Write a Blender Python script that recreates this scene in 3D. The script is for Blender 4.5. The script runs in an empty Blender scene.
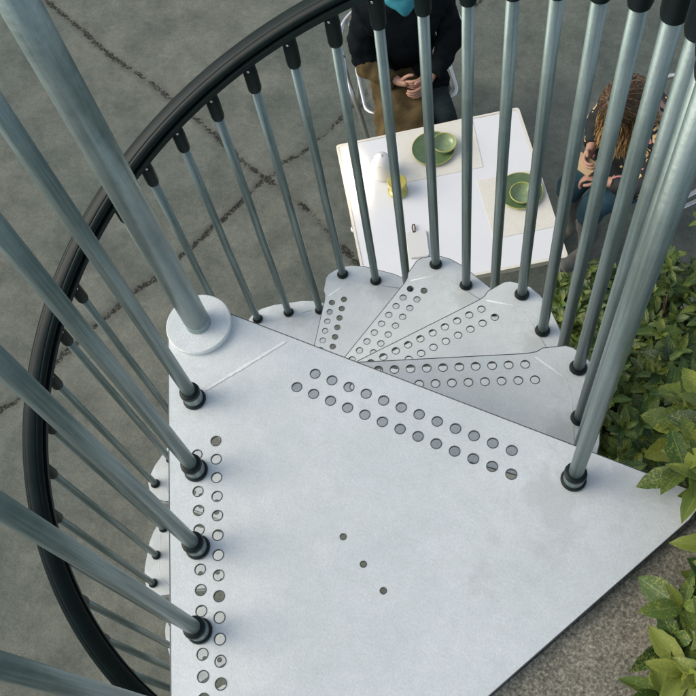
import bpy, bmesh, math, random
import numpy as np
from mathutils import Vector, Matrix, geometry, noise
random.seed(7); np.random.seed(7)
C = bpy.context.scene
COL = C.collection
# ------------------------------------------------------------------ camera
cam = bpy.data.cameras.new('camera'); camo = bpy.data.objects.new('camera', cam); COL.objects.link(camo)
camo.location = (0.59913, -0.54787, 1.30373)
camo.rotation_euler = (0.461220, 0.113520, 0.315472)
cam.sensor_width = 36; cam.lens = 36 * 898.5 / 696
cam.clip_start = 0.02; cam.clip_end = 400
C.camera = camo
# ------------------------------------------------------------------ light
W = bpy.data.worlds.new("World"); C.world = W; W.use_nodes = True
wn = W.node_tree; wn.nodes.clear()
sky = wn.nodes.new('ShaderNodeTexSky'); sky.sky_type = 'NISHITA'; sky.sun_disc = False
SUN_EL, SUN_AZ = math.radians(34), math.radians(198)       # az: direction towards the sun, from +X counter-clockwise
sky.sun_elevation = SUN_EL; sky.sun_rotation = math.radians(90) - SUN_AZ
sky.dust_density = 2.0; sky.air_density = 1.0
bg = wn.nodes.new('ShaderNodeBackground'); bg.inputs[1].default_value = 0.12
wo = wn.nodes.new('ShaderNodeOutputWorld')
hs = wn.nodes.new('ShaderNodeHueSaturation'); hs.inputs['Saturation'].default_value = 0.55     # thin cloud takes colour out of the sky
wn.links.new(sky.outputs[0], hs.inputs['Color']); wn.links.new(hs.outputs[0], bg.inputs[0]); wn.links.new(bg.outputs[0], wo.inputs[0])
sl = bpy.data.lights.new('sun', 'SUN'); so = bpy.data.objects.new('sun', sl); COL.objects.link(so)
sl.energy = 1.0; sl.angle = math.radians(50); sl.color = (1.0, 0.86, 0.66)
d = Vector((math.cos(SUN_EL)*math.cos(SUN_AZ), math.cos(SUN_EL)*math.sin(SUN_AZ), math.sin(SUN_EL)))
so.rotation_euler = d.to_track_quat('Z', 'Y').to_euler(); so.location = (0, 0, 8)
C.view_settings.view_transform = 'Standard'; C.view_settings.look = 'None'
C.view_settings.gamma = 1; C.view_settings.use_curve_mapping = False
C.view_settings.exposure = 0.75
# ------------------------------------------------------------------ materials
def mat(name, base=(0.5,)*3, rough=0.5, metal=0.0, var=None, vscale=8, vdetail=6, bump=0.0, bscale=60, coat=0, spec=None, rvar=0, trans=0, extra=None):
    m = bpy.data.materials.new(name); m.use_nodes = True
    nt = m.node_tree; b = nt.nodes['Principled BSDF']
    b.inputs['Base Color'].default_value = (*base, 1)
    b.inputs['Roughness'].default_value = rough; b.inputs['Metallic'].default_value = metal
    b.inputs['Coat Weight'].default_value = coat
    b.inputs['Transmission Weight'].default_value = trans
    if spec is not None: b.inputs['Specular IOR Level'].default_value = spec
    tc = nt.nodes.new('ShaderNodeTexCoord')
    if var is not None:
        n = nt.nodes.new('ShaderNodeTexNoise'); n.inputs['Scale'].default_value = vscale; n.inputs['Detail'].default_value = vdetail
        n.inputs['Roughness'].default_value = 0.65
        nt.links.new(tc.outputs['Object'], n.inputs['Vector'])
        r = nt.nodes.new('ShaderNodeValToRGB')
        r.color_ramp.elements[0].position = 0.32; r.color_ramp.elements[1].position = 0.68
        r.color_ramp.elements[0].color = (*base, 1); r.color_ramp.elements[1].color = (*var, 1)
        nt.links.new(n.outputs[0], r.inputs[0]); nt.links.new(r.outputs[0], b.inputs['Base Color'])
        if rvar:
            mr = nt.nodes.new('ShaderNodeMapRange'); mr.inputs[3].default_value = rough - rvar; mr.inputs[4].default_value = rough + rvar
            nt.links.new(n.outputs[0], mr.inputs[0]); nt.links.new(mr.outputs[0], b.inputs['Roughness'])
    if bump:
        n2 = nt.nodes.new('ShaderNodeTexNoise'); n2.inputs['Scale'].default_value = bscale; n2.inputs['Detail'].default_value = 5
        nt.links.new(tc.outputs['Object'], n2.inputs['Vector'])
        bp = nt.nodes.new('ShaderNodeBump'); bp.inputs['Strength'].default_value = bump; bp.inputs['Distance'].default_value = 0.002
        nt.links.new(n2.outputs[0], bp.inputs['Height']); nt.links.new(bp.outputs[0], b.inputs['Normal'])
    if extra: extra(nt, b, tc)
    return m
def N(nt, t, **kw):
    n = nt.nodes.new(t)
    for k, v in kw.items(): n.inputs[int(k[1:])].default_value = v
    return n
def specks(scale, thr, col, amount=1.0):
    """small flecks over whatever colour the material has"""
    def f(nt, b, tc):
        v = nt.nodes.new('ShaderNodeTexNoise'); v.inputs['Scale'].default_value = scale; v.inputs['Detail'].default_value = 2
        nt.links.new(tc.outputs['Object'], v.inputs['Vector'])
        mr = nt.nodes.new('ShaderNodeMapRange'); mr.inputs[1].default_value = thr; mr.inputs[2].default_value = thr + 0.05
        mr.inputs[4].default_value = amount
        nt.links.new(v.outputs[0], mr.inputs[0])
        mx = nt.nodes.new('ShaderNodeMixRGB'); mx.inputs[2].default_value = (*col, 1)
        src = b.inputs['Base Color'].links
        if src: nt.links.new(src[0].from_socket, mx.inputs[1])
        else: mx.inputs[1].default_value = b.inputs['Base Color'].default_value
        nt.links.new(mr.outputs[0], mx.inputs[0]); nt.links.new(mx.outputs[0], b.inputs['Base Color'])
    return f
def streaks(c0, c1, amount=0.6, sz=2.5, sx=110):
    def f(nt, b, tc):
        mp = nt.nodes.new('ShaderNodeMapping'); mp.inputs['Scale'].default_value = (sx, sx, sz)
        n = nt.nodes.new('ShaderNodeTexNoise'); n.inputs['Scale'].default_value = 1; n.inputs['Detail'].default_value = 6; n.inputs['Roughness'].default_value = 0.7
        nt.links.new(tc.outputs['Object'], mp.inputs[0]); nt.links.new(mp.outputs[0], n.inputs['Vector'])
        r = nt.nodes.new('ShaderNodeValToRGB'); e = r.color_ramp.elements
        e[0].position = 0.35; e[0].color = (*c0,1); e[1].position = 0.65; e[1].color = (*c1,1)
        nt.links.new(n.outputs[0], r.inputs[0])
        mx = nt.nodes.new('ShaderNodeMixRGB'); mx.inputs[0].default_value = amount
        nt.links.new(b.inputs['Base Color'].links[0].from_socket, mx.inputs[1]); nt.links.new(r.outputs[0], mx.inputs[2]); nt.links.new(mx.outputs[0], b.inputs['Base Color'])
    return f
def mottled(nt, b, tc):
    specks(95, 0.74, (0.42,0.47,0.48), 0.45)(nt, b, tc)
    n = nt.nodes.new('ShaderNodeTexNoise'); n.inputs['Scale'].default_value = 38; n.inputs['Detail'].default_value = 9; n.inputs['Roughness'].default_value = 0.8
    nt.links.new(tc.outputs['Object'], n.inputs['Vector'])
    r = nt.nodes.new('ShaderNodeValToRGB'); e = r.color_ramp.elements
    e[0].position = 0.30; e[0].color = (0.90,0.91,0.91,1); e[1].position = 0.72; e[1].color = (1.06,1.06,1.06,1)
    nt.links.new(n.outputs[0], r.inputs[0])
    mx = nt.nodes.new('ShaderNodeMixRGB'); mx.blend_type = 'MULTIPLY'; mx.inputs[0].default_value = 1
    nt.links.new(b.inputs['Base Color'].links[0].from_socket, mx.inputs[1]); nt.links.new(r.outputs[0], mx.inputs[2]); nt.links.new(mx.outputs[0], b.inputs['Base Color'])
    n = nt.nodes.new('ShaderNodeTexNoise'); n.inputs['Scale'].default_value = 260; n.inputs['Detail'].default_value = 4; n.inputs['Roughness'].default_value = 0.8
    nt.links.new(tc.outputs['Object'], n.inputs['Vector'])
    r = nt.nodes.new('ShaderNodeValToRGB'); e = r.color_ramp.elements
    e[0].position = 0.33; e[0].color = (0.90,0.905,0.905,1); e[1].position = 0.66; e[1].color = (1.06,1.06,1.06,1)
    nt.links.new(n.outputs[0], r.inputs[0])
    mx = nt.nodes.new('ShaderNodeMixRGB'); mx.blend_type = 'MULTIPLY'; mx.inputs[0].default_value = 1
    nt.links.new(b.inputs['Base Color'].links[0].from_socket, mx.inputs[1]); nt.links.new(r.outputs[0], mx.inputs[2]); nt.links.new(mx.outputs[0], b.inputs['Base Color'])
    for rot, sc, thr, col, am in ((0.6, (9,160,9), 0.70, (0.40,0.44,0.44), 0.5), (-0.9, (7,200,7), 0.71, (0.85,0.88,0.88), 0.7), (0.1, (55,70,55), 0.735, (0.30,0.30,0.27), 0.6), (0.0, (2.2,2.2,2.2), 0.60, (0.50,0.535,0.52), 0.45)):
        mp = nt.nodes.new('ShaderNodeMapping'); mp.inputs['Rotation'].default_value = (0,0,rot); mp.inputs['Scale'].default_value = sc
        n = nt.nodes.new('ShaderNodeTexNoise'); n.inputs['Scale'].default_value = 1; n.inputs['Detail'].default_value = 7; n.inputs['Roughness'].default_value = 0.72
        nt.links.new(tc.outputs['Object'], mp.inputs[0]); nt.links.new(mp.outputs[0], n.inputs['Vector'])
        mr = nt.nodes.new('ShaderNodeMapRange'); mr.inputs[1].default_value = thr; mr.inputs[2].default_value = thr+0.05; mr.inputs[4].default_value = am
        nt.links.new(n.outputs[0], mr.inputs[0])
        mx = nt.nodes.new('ShaderNodeMixRGB'); mx.inputs[2].default_value = (*col,1)
        nt.links.new(b.inputs['Base Color'].links[0].from_socket, mx.inputs[1]); nt.links.new(mr.outputs[0], mx.inputs[0]); nt.links.new(mx.outputs[0], b.inputs['Base Color'])
M = {}
M['steel'] = mat('galvanised_tube', (0.14,0.20,0.195), 0.36, 0.55, var=(0.21,0.275,0.27), vscale=45, bump=0.15, bscale=180, rvar=0.08, extra=streaks((0.085,0.14,0.135),(0.34,0.41,0.405),0.6), spec=0.3)
M['pole'] = mat('galvanised_pole', (0.18,0.25,0.25), 0.36, 0.55, var=(0.38,0.46,0.455), vscale=26, vdetail=9, bump=0.2, bscale=120, rvar=0.1, extra=streaks((0.11,0.175,0.175),(0.38,0.46,0.46),0.5,4.0,70))
M['plate'] = mat('grey_painted_steel', (0.64,0.69,0.69), 0.38, 0.0, var=(0.73,0.775,0.78), vscale=5, vdetail=9, bump=0.22, bscale=340, rvar=0.06, extra=mottled)
M['plate_edge_and_shade'] = mat('cut_edge_and_edge_shade', (0.10,0.115,0.12), 0.5, 0.3)  # hole walls and rims, also the shade line painted round each plate
M['weld'] = mat('white_scrape', (0.86,0.88,0.88), 0.6, var=(0.74,0.78,0.79), vscale=90)
M['black'] = mat('black_plastic', (0.003,0.009,0.010), 0.45, var=(0.005,0.013,0.014), vscale=40, spec=0.25)
M['rail'] = mat('black_handrail_pvc', (0.002,0.008,0.009), 0.40, var=(0.004,0.012,0.013), vscale=25, spec=0.17, bump=0.05, bscale=90)
M['bright'] = mat('bright_metal', (0.6,0.62,0.62), 0.25, 1.0)
M['alu'] = mat('brushed_aluminium', (0.58,0.60,0.59), 0.32, 0.85, var=(0.66,0.67,0.66), vscale=30)
M['white'] = mat('white_tabletop', (0.80,0.82,0.83), 0.32, var=(0.76,0.785,0.80), vscale=4)
M['frame'] = mat('cream_frame', (0.80,0.77,0.68), 0.4, var=(0.74,0.71,0.62), vscale=12)
M['mat'] = mat('cream_paper', (0.72,0.705,0.62), 0.8, var=(0.78,0.765,0.69), vscale=25, extra=specks(120, 0.66, (0.50,0.49,0.40), 0.6))
M['plategreen'] = mat('green_glaze', (0.085,0.145,0.065), 0.22, var=(0.13,0.195,0.085), vscale=30, coat=0.4)
M['bowlgreen'] = mat('pale_green_glaze', (0.20,0.29,0.14), 0.22, var=(0.31,0.40,0.21), vscale=40, coat=0.4)
M['rimyellow'] = mat('olive_glaze_rim', (0.42,0.42,0.13), 0.25)
M['ceramic'] = mat('white_ceramic', (0.82,0.80,0.76), 0.35)
M['dark'] = mat('dark_void', (0.02,0.02,0.02), 0.7)
M['yellow'] = mat('yellow_glass', (0.42,0.36,0.06), 0.12, coat=0.6, var=(0.52,0.47,0.12), vscale=20)
M['board'] = mat('pale_board', (0.70,0.71,0.68), 0.5)
M['leather'] = mat('brown_leather', (0.10,0.055,0.03), 0.6)
M['wood'] = mat('pale_wood', (0.62,0.48,0.30), 0.5, var=(0.5,0.37,0.21), vscale=14)
M['coat'] = mat('black_wool', (0.004,0.007,0.009), 0.95, var=(0.009,0.012,0.014), vscale=18, bump=0.6, bscale=120, spec=0.1)
M['brown'] = mat('olive_brown_wool', (0.060,0.045,0.020), 0.95, var=(0.135,0.098,0.045), vscale=9, vdetail=8, spec=0.15, bump=0.6, bscale=110)
M['teal'] = mat('teal_knit', (0.02,0.16,0.22), 0.85, var=(0.035,0.22,0.29), vscale=30, bump=0.8, bscale=150)
M['bluescarf'] = mat('blue_scarf', (0.012,0.15,0.20), 0.8, var=(0.025,0.23,0.29), vscale=20)
M['darkcloth'] = mat('dark_trouser_cloth', (0.014,0.024,0.027), 0.95, var=(0.028,0.040,0.042), vscale=20, bump=0.5, bscale=120, spec=0.15)
M['jeans'] = mat('blue_denim', (0.025,0.07,0.10), 0.9, var=(0.04,0.10,0.14), vscale=40)
M['greycloth'] = mat('light_grey_cloth', (0.12,0.125,0.115), 0.9, var=(0.23,0.235,0.215), vscale=9)
M['skin'] = mat('skin', (0.38,0.215,0.155), 0.55, var=(0.48,0.28,0.205), vscale=20)
M['shoe'] = mat('dark_leather', (0.03,0.022,0.018), 0.4)
M['eye'] = mat('eye_white', (0.7,0.7,0.68), 0.3)
M['iris'] = mat('iris', (0.04,0.03,0.02), 0.2)
M['lip'] = mat('lips', (0.42,0.16,0.14), 0.5)
M['bark'] = mat('bark', (0.06,0.05,0.03), 0.9, var=(0.10,0.085,0.055), vscale=30)
M['soil'] = mat('soil', (0.03,0.022,0.014), 0.95, var=(0.055,0.042,0.028), vscale=20, bump=1.0, bscale=40)
def scarf_extra(nt, b, tc):
    v = nt.nodes.new('ShaderNodeTexVoronoi'); v.inputs['Scale'].default_value = 17; v.inputs['Randomness'].default_value = 1
    w = nt.nodes.new('ShaderNodeTexNoise'); w.inputs['Scale'].default_value = 14
    ad = nt.nodes.new('ShaderNodeVectorMath'); ad.operation = 'MULTIPLY_ADD'; ad.inputs[1].default_value = (0.12,)*3
    nt.links.new(tc.outputs['Object'], w.inputs['Vector']); nt.links.new(w.outputs[1], ad.inputs[0]); nt.links.new(tc.outputs['Object'], ad.inputs[2])
    mp = nt.nodes.new('ShaderNodeMapping'); mp.inputs['Scale'].default_value = (1.7, 0.8, 1.0)
    nt.links.new(ad.outputs[0], mp.inputs[0]); nt.links.new(mp.outputs[0], v.inputs['Vector'])
    t = nt.nodes.new('ShaderNodeMath'); t.operation = 'LESS_THAN'; t.inputs[1].default_value = 0.36
    nt.links.new(v.outputs['Distance'], t.inputs[0])
    sp = nt.nodes.new('ShaderNodeSeparateColor'); nt.links.new(v.outputs['Color'], sp.inputs[0])
    r = nt.nodes.new('ShaderNodeValToRGB'); r.color_ramp.interpolation = 'CONSTANT'
    e = r.color_ramp.elements; e[0].position = 0; e[0].color = (0.60,0.42,0.20,1); e[1].position = 0.55; e[1].color = (0.50,0.20,0.22,1)
    e.new(0.78).color = (0.006,0.012,0.014,1)
    nt.links.new(sp.outputs[0], r.inputs[0])
    mx = nt.nodes.new('ShaderNodeMixRGB'); mx.inputs[1].default_value = (0.008,0.012,0.014,1)
    nt.links.new(t.outputs[0], mx.inputs[0]); nt.links.new(r.outputs[0], mx.inputs[2]); nt.links.new(mx.outputs[0], b.inputs['Base Color'])
M['floral'] = mat('black_floral_cloth', (0.01,0.01,0.012), 0.8, extra=scarf_extra)
def hair_extra(cols):
    def f(nt, b, tc):
        a = nt.nodes.new('ShaderNodeAttribute'); a.attribute_name = 'tone'
        r = nt.nodes.new('ShaderNodeValToRGB'); e = r.color_ramp.elements
        e[0].color = (*cols[0],1); e[1].color = (*cols[2],1); e.new(0.55).color = (*cols[1],1)
        nt.links.new(a.outputs['Fac'], r.inputs[0]); nt.links.new(r.outputs[0], b.inputs['Base Color'])
    return f
M['hair'] = mat('golden_brown_hair', rough=0.38, extra=hair_extra([(0.022,0.013,0.007),(0.15,0.085,0.034),(0.66,0.44,0.20)]))
M['hairdark'] = mat('dark_brown_hair', rough=0.4, extra=hair_extra([(0.012,0.008,0.006),(0.03,0.018,0.012),(0.06,0.04,0.025)]))
def leaf_extra(nt, b, tc):
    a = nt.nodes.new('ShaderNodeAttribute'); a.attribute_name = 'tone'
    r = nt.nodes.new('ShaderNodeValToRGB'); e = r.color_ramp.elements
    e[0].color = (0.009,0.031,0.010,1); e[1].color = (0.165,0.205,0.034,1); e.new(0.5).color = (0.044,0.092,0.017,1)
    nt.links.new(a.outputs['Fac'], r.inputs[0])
    uv = nt.nodes.new('ShaderNodeUVMap')
    v = nt.nodes.new('ShaderNodeTexNoise'); v.inputs['Scale'].default_value = 330; v.inputs['Detail'].default_value = 4; v.inputs['Roughness'].default_value = 0.7
    nt.links.new(tc.outputs['Object'], v.inputs['Vector'])
    big = nt.nodes.new('ShaderNodeTexNoise'); big.inputs['Scale'].default_value = 22
    nt.links.new(tc.outputs['Object'], big.inputs['Vector'])
    ad = nt.nodes.new('ShaderNodeMath'); ad.operation = 'MULTIPLY_ADD'; ad.inputs[1].default_value = 0.45
    nt.links.new(big.outputs[0], ad.inputs[0]); nt.links.new(v.outputs[0], ad.inputs[2])
    mr = nt.nodes.new('ShaderNodeMapRange'); mr.inputs[1].default_value = 0.755; mr.inputs[2].default_value = 0.84; mr.inputs[4].default_value = 0.55
    nt.links.new(ad.outputs[0], mr.inputs[0])
    mx = nt.nodes.new('ShaderNodeMixRGB'); mx.inputs[2].default_value = (0.30,0.31,0.055,1)
    nt.links.new(mr.outputs[0], mx.inputs[0]); nt.links.new(r.outputs[0], mx.inputs[1])
    # pale midrib
    sx = nt.nodes.new('ShaderNodeSeparateXYZ'); nt.links.new(uv.outputs[0], sx.inputs[0])
    s1 = nt.nodes.new('ShaderNodeMath'); s1.operation = 'SUBTRACT'; s1.inputs[1].default_value = 0.5; nt.links.new(sx.outputs[0], s1.inputs[0])
    s2 = nt.nodes.new('ShaderNodeMath'); s2.operation = 'ABSOLUTE'; nt.links.new(s1.outputs[0], s2.inputs[0])
    s3 = nt.nodes.new('ShaderNodeMath'); s3.operation = 'LESS_THAN'; s3.inputs[1].default_value = 0.022; nt.links.new(s2.outputs[0], s3.inputs[0])
    s4 = nt.nodes.new('ShaderNodeMath'); s4.operation = 'MULTIPLY'; s4.inputs[1].default_value = 0.55; nt.links.new(s3.outputs[0], s4.inputs[0])
    m2 = nt.nodes.new('ShaderNodeMixRGB'); m2.inputs[2].default_value = (0.20,0.26,0.08,1)
    nt.links.new(s4.outputs[0], m2.inputs[0]); nt.links.new(mx.outputs[0], m2.inputs[1])
    nt.links.new(m2.outputs[0], b.inputs['Base Color'])
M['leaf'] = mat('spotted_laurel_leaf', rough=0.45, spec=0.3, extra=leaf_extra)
def ground_extra(nt, b, tc):
    P = tc.outputs['Object']
    def noi(s, dt=6, ro=0.6):
        n = nt.nodes.new('ShaderNodeTexNoise'); n.inputs['Scale'].default_value = s; n.inputs['Detail'].default_value = dt; n.inputs['Roughness'].default_value = ro
        nt.links.new(P, n.inputs['Vector']); return n.outputs[0]
    def ramp(src, p0, c0, p1, c1):
        r = nt.nodes.new('ShaderNodeValToRGB'); e = r.color_ramp.elements
        e[0].position = p0; e[0].color = (*c0,1); e[1].position = p1; e[1].color = (*c1,1); nt.links.new(src, r.inputs[0]); return r.outputs[0]
    def mix(f, a, c, mode='MIX'):
        m = nt.nodes.new('ShaderNodeMixRGB'); m.blend_type = mode
        if isinstance(f, float): m.inputs[0].default_value = f
        else: nt.links.new(f, m.inputs[0])
        for s, i in ((a,1),(c,2)):
            if isinstance(s, tuple): m.inputs[i].default_value = (*s,1)
            else: nt.links.new(s, m.inputs[i])
        return m.outputs[0]
    base = ramp(noi(0.55, 4), 0.35, (0.108,0.130,0.115), 0.65, (0.168,0.178,0.150))
    blot = ramp(noi(4.5, 8, 0.7), 0.3, (0.60,0.64,0.63), 0.7, (1.26,1.24,1.20))
    fine = ramp(noi(95, 3, 0.8), 0.35, (0.84,0.85,0.85), 0.65, (1.14,1.14,1.13))
    c = mix(1.0, mix(1.0, base, blot, 'MULTIPLY'), fine, 'MULTIPLY')
    c = mix(1.0, c, ramp(noi(28, 8, 0.75), 0.35, (0.82,0.83,0.83), 0.65, (1.14,1.13,1.12)), 'MULTIPLY')
    pale = ramp(noi(1.7, 9, 0.75), 0.60, (0,0,0), 0.72, (1,1,1))
    c = mix(pale, c, (0.175,0.172,0.15))
    a = nt.nodes.new('ShaderNodeAttribute'); a.attribute_name = 'crack'      # metres to the nearest crack line
    j = nt.nodes.new('ShaderNodeMath'); j.operation = 'MULTIPLY_ADD'; j.inputs[1].default_value = 0.075; nt.links.new(noi(32, 5, 0.75), j.inputs[0]); nt.links.new(a.outputs['Fac'], j.inputs[2])
    j2 = nt.nodes.new('ShaderNodeMath'); j2.operation = 'MULTIPLY_ADD'; j2.inputs[1].default_value = 0.05; nt.links.new(noi(7, 3, 0.6), j2.inputs[0]); nt.links.new(j.outputs[0], j2.inputs[2]); j = j2
    k = nt.nodes.new('ShaderNodeMapRange'); k.inputs[1].default_value = 0.0750; k.inputs[2].default_value = 0.0775; k.inputs[3].default_value = 1; k.inputs[4].default_value = 0
    nt.links.new(j.outputs[0], k.inputs[0])
    st = nt.nodes.new('ShaderNodeMapRange'); st.inputs[1].default_value = 0.075; st.inputs[2].default_value = 0.115; st.inputs[3].default_value = 0.45; st.inputs[4].default_value = 0
    nt.links.new(j.outputs[0], st.inputs[0])
    c = mix(st.outputs[0], c, (0.075,0.072,0.058))
    fill = ramp(noi(60, 4, 0.85), 0.50, (0.010,0.012,0.009), 0.68, (0.17,0.17,0.13))
    c = mix(k.outputs[0], c, fill)
    nt.links.new(c, b.inputs['Base Color'])
    h = nt.nodes.new('ShaderNodeMath'); h.operation = 'MULTIPLY_ADD'; h.inputs[1].default_value = -1.2; nt.links.new(k.outputs[0], h.inputs[0]); nt.links.new(noi(110, 4, 0.8), h.inputs[2])
    bp = nt.nodes.new('ShaderNodeBump'); bp.inputs['Strength'].default_value = 0.6; bp.inputs['Distance'].default_value = 0.006
    nt.links.new(h.outputs[0], bp.inputs['Height']); nt.links.new(bp.outputs[0], b.inputs['Normal'])
M['ground'] = mat('worn_concrete_paving', rough=0.85, extra=ground_extra)
def terr_extra(nt, b, tc):
    v = nt.nodes.new('ShaderNodeTexNoise'); v.inputs['Scale'].default_value = 210; v.inputs['Detail'].default_value = 8; v.inputs['Roughness'].default_value = 0.85
    nt.links.new(tc.outputs['Object'], v.inputs['Vector'])
    r = nt.nodes.new('ShaderNodeValToRGB'); e = r.color_ramp.elements
    e[0].position = 0.38; e[0].color = (0.075,0.072,0.058,1); e[1].position = 0.68; e[1].color = (0.62,0.58,0.48,1); e.new(0.50).color = (0.22,0.21,0.17,1)
    nt.links.new(v.outputs[0], r.inputs[0])
    v2 = nt.nodes.new('ShaderNodeTexNoise'); v2.inputs['Scale'].default_value = 12; v2.inputs['Detail'].default_value = 5
    nt.links.new(tc.outputs['Object'], v2.inputs['Vector'])
    r2 = nt.nodes.new('ShaderNodeValToRGB'); e = r2.color_ramp.elements
    e[0].position = 0.3; e[0].color = (1.0,1.02,0.96,1); e[1].position = 0.7; e[1].color = (1.5,1.47,1.40,1)
    nt.links.new(v2.outputs[0], r2.inputs[0])
    mx = nt.nodes.new('ShaderNodeMixRGB'); mx.blend_type = 'MULTIPLY'; mx.inputs[0].default_value = 1
    nt.links.new(r.outputs[0], mx.inputs[1]); nt.links.new(r2.outputs[0], mx.inputs[2]); nt.links.new(mx.outputs[0], b.inputs['Base Color'])
    bp = nt.nodes.new('ShaderNodeBump'); bp.inputs['Strength'].default_value = 0.9; bp.inputs['Distance'].default_value = 0.003
    nt.links.new(v.outputs[0], bp.inputs['Height']); nt.links.new(bp.outputs[0], b.inputs['Normal'])
M['terrace'] = mat('exposed_aggregate_concrete', rough=0.9, extra=terr_extra)
M['wall'] = mat('grey_render', (0.26,0.25,0.22), 0.9, var=(0.20,0.19,0.17), vscale=6, bump=0.5, bscale=60)
fl = bpy.data.materials.new('flame'); fl.use_nodes = True
fl.node_tree.nodes['Principled BSDF'].inputs['Emission Color'].default_value = (1.0,0.86,0.55,1)
fl.node_tree.nodes['Principled BSDF'].inputs['Emission Strength'].default_value = 18
M['flame'] = fl
# ------------------------------------------------------------------ helpers
def link(name, me, m=None, parent=None, smooth=False):
    o = bpy.data.objects.new(name, me); COL.objects.link(o)
    if m is not None:
        for x in (m if isinstance(m, (list, tuple)) else [m]): me.materials.append(x)
    if smooth:
        me.polygons.foreach_set('use_smooth', [True]*len(me.polygons))
    if parent: o.parent = parent
    return o
def mesh(name, V, F):
    me = bpy.data.meshes.new(name); me.from_pydata([tuple(v) for v in V], [], F); me.update(); return me
def tag(o, label=None, cat=None, group=None, kind=None):
    if label: o['label'] = label
    if cat: o['category'] = cat
    if group: o['group'] = group
    if kind: o['kind'] = kind
    return o
def thing(name, label, cat, loc=(0,0,0), rz=0, group=None):
    o = bpy.data.objects.new(name, None); COL.objects.link(o); o.location = loc; o.rotation_euler = (0,0,rz)
    o.empty_display_size = 0.1
    return tag(o, label, cat, group)
def dup(root, parent=None):
    c = root.copy(); COL.objects.link(c); c.parent = parent
    for ch in list(root.children): dup(ch, c)
    return c
def tube_data(pts, rad, n=12, closed=False, caps=True, squash=1.0, base=0):
    pts = [Vector(p) for p in pts]; k = len(pts)
    rads = rad if isinstance(rad, (list, tuple)) else [rad]*k
    V, F = [], []; prev = None
    for i, p in enumerate(pts):
        if closed: t = pts[(i+1) % k] - pts[i-1]
        else: t = pts[min(i+1, k-1)] - pts[max(i-1, 0)]
        t.normalize()
        if prev is None:
            up = Vector((0,0,1)) if abs(t.z) < 0.9 else Vector((1,0,0))
            nrm = (up - t*up.dot(t)).normalized()
        else: nrm = (prev - t*prev.dot(t)).normalized()
        prev = nrm; bn = t.cross(nrm)
        for a in range(n):
            A = 2*math.pi*a/n
            V.append(p + (nrm*math.cos(A)*squash + bn*math.sin(A))*rads[i])
    segs = k if closed else k-1
    for i in range(segs):
        for a in range(n):
            b = (a+1) % n; i2 = (i+1) % k
            F.append((base+i*n+a, base+i*n+b, base+i2*n+b, base+i2*n+a))
    if caps and not closed:
        F.append(tuple(base+a for a in reversed(range(n)))); F.append(tuple(base+(k-1)*n+a for a in range(n)))
    return V, F
def tube(name, pts, rad, m, parent=None, n=12, **kw):
    V, F = tube_data(pts, rad, n, **kw); me = mesh(name, V, F); o = link(name, me, m, parent, True)
    for p in me.polygons:
        if len(p.vertices) > 4: p.use_smooth = False
    return o
def tubes(name, lst, m, parent=None, n=8):
    V, F = [], []
    for pts, r in lst:
        v, f = tube_data(pts, r, n, base=len(V)); V += v; F += f
    return link(name, mesh(name, V, F), m, parent, True)
def lathe_data(prof, n=32, base=0):
    V, F = [], []
    for r, z in prof:
        for a in range(n): V.append((r*math.cos(2*math.pi*a/n), r*math.sin(2*math.pi*a/n), z))
    for i in range(len(prof)-1):
        for a in range(n):
            b = (a+1) % n; F.append((base+i*n+a, base+i*n+b, base+(i+1)*n+b, base+(i+1)*n+a))
    if prof[0][0] > 1e-6: F.append(tuple(base+a for a in reversed(range(n))))
    if prof[-1][0] > 1e-6: F.append(tuple(base+(len(prof)-1)*n+a for a in range(n)))
    return V, F
def lathe(name, prof, m, parent=None, n=32, loc=None, smooth=True, autos=True):
    V, F = lathe_data(prof, n); me = mesh(name, V, F)
    bm = bmesh.new(); bm.from_mesh(me); bmesh.ops.remove_doubles(bm, verts=bm.verts, dist=1e-6)
    if autos:
        sharp = [e for e in bm.edges if len(e.link_faces) == 2 and e.calc_face_angle(0) > math.radians(40)]
        bmesh.ops.split_edges(bm, edges=sharp)
    bm.to_mesh(me); bm.free()
    o = link(name, me, m, parent, smooth)
    if loc: o.location = loc
    return o
def prism(name, poly, z0, z1, m, parent=None, bevel=0.0, seg=2):
    bm = bmesh.new(); vs = [bm.verts.new((x, y, z0)) for x, y in poly]; f = bm.faces.new(vs)
    r = bmesh.ops.extrude_face_region(bm, geom=[f]); 
    for v in r['geom']:
        if isinstance(v, bmesh.types.BMVert): v.co.z = z1
    bmesh.ops.recalc_face_normals(bm, faces=bm.faces)
    if bevel: bmesh.ops.bevel(bm, geom=list(bm.edges), offset=bevel, segments=seg, affect='EDGES')
    me = bpy.data.meshes.new(name); bm.to_mesh(me); bm.free()
    return link(name, me, m, parent)
def boxp(name, x0, x1, y0, y1, z0, z1, m, parent=None, bevel=0.0):
    return prism(name, [(x0,y0),(x1,y0),(x1,y1),(x0,y1)], z0, z1, m, parent, bevel)
def ball(r, c, sc=(1,1,1)):
    bm = bmesh.new(); bmesh.ops.create_uvsphere(bm, u_segments=16, v_segments=12, radius=r)
    for v in bm.verts: v.co = Vector((v.co.x*sc[0]+c[0], v.co.y*sc[1]+c[1], v.co.z*sc[2]+c[2]))
    me = bpy.data.meshes.new('b'); bm.to_mesh(me); bm.free(); return me
# ------------------------------------------------------------------ key numbers
G = -2.948                      # paving level; the landing is at z = 0
R0 = 0.65; RISE = 0.226773; DEL = 0.1528353
TOPZ = lambda j: 0.691 - RISE*(j-2)/3.0     # underside of the handrail at baluster j
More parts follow.
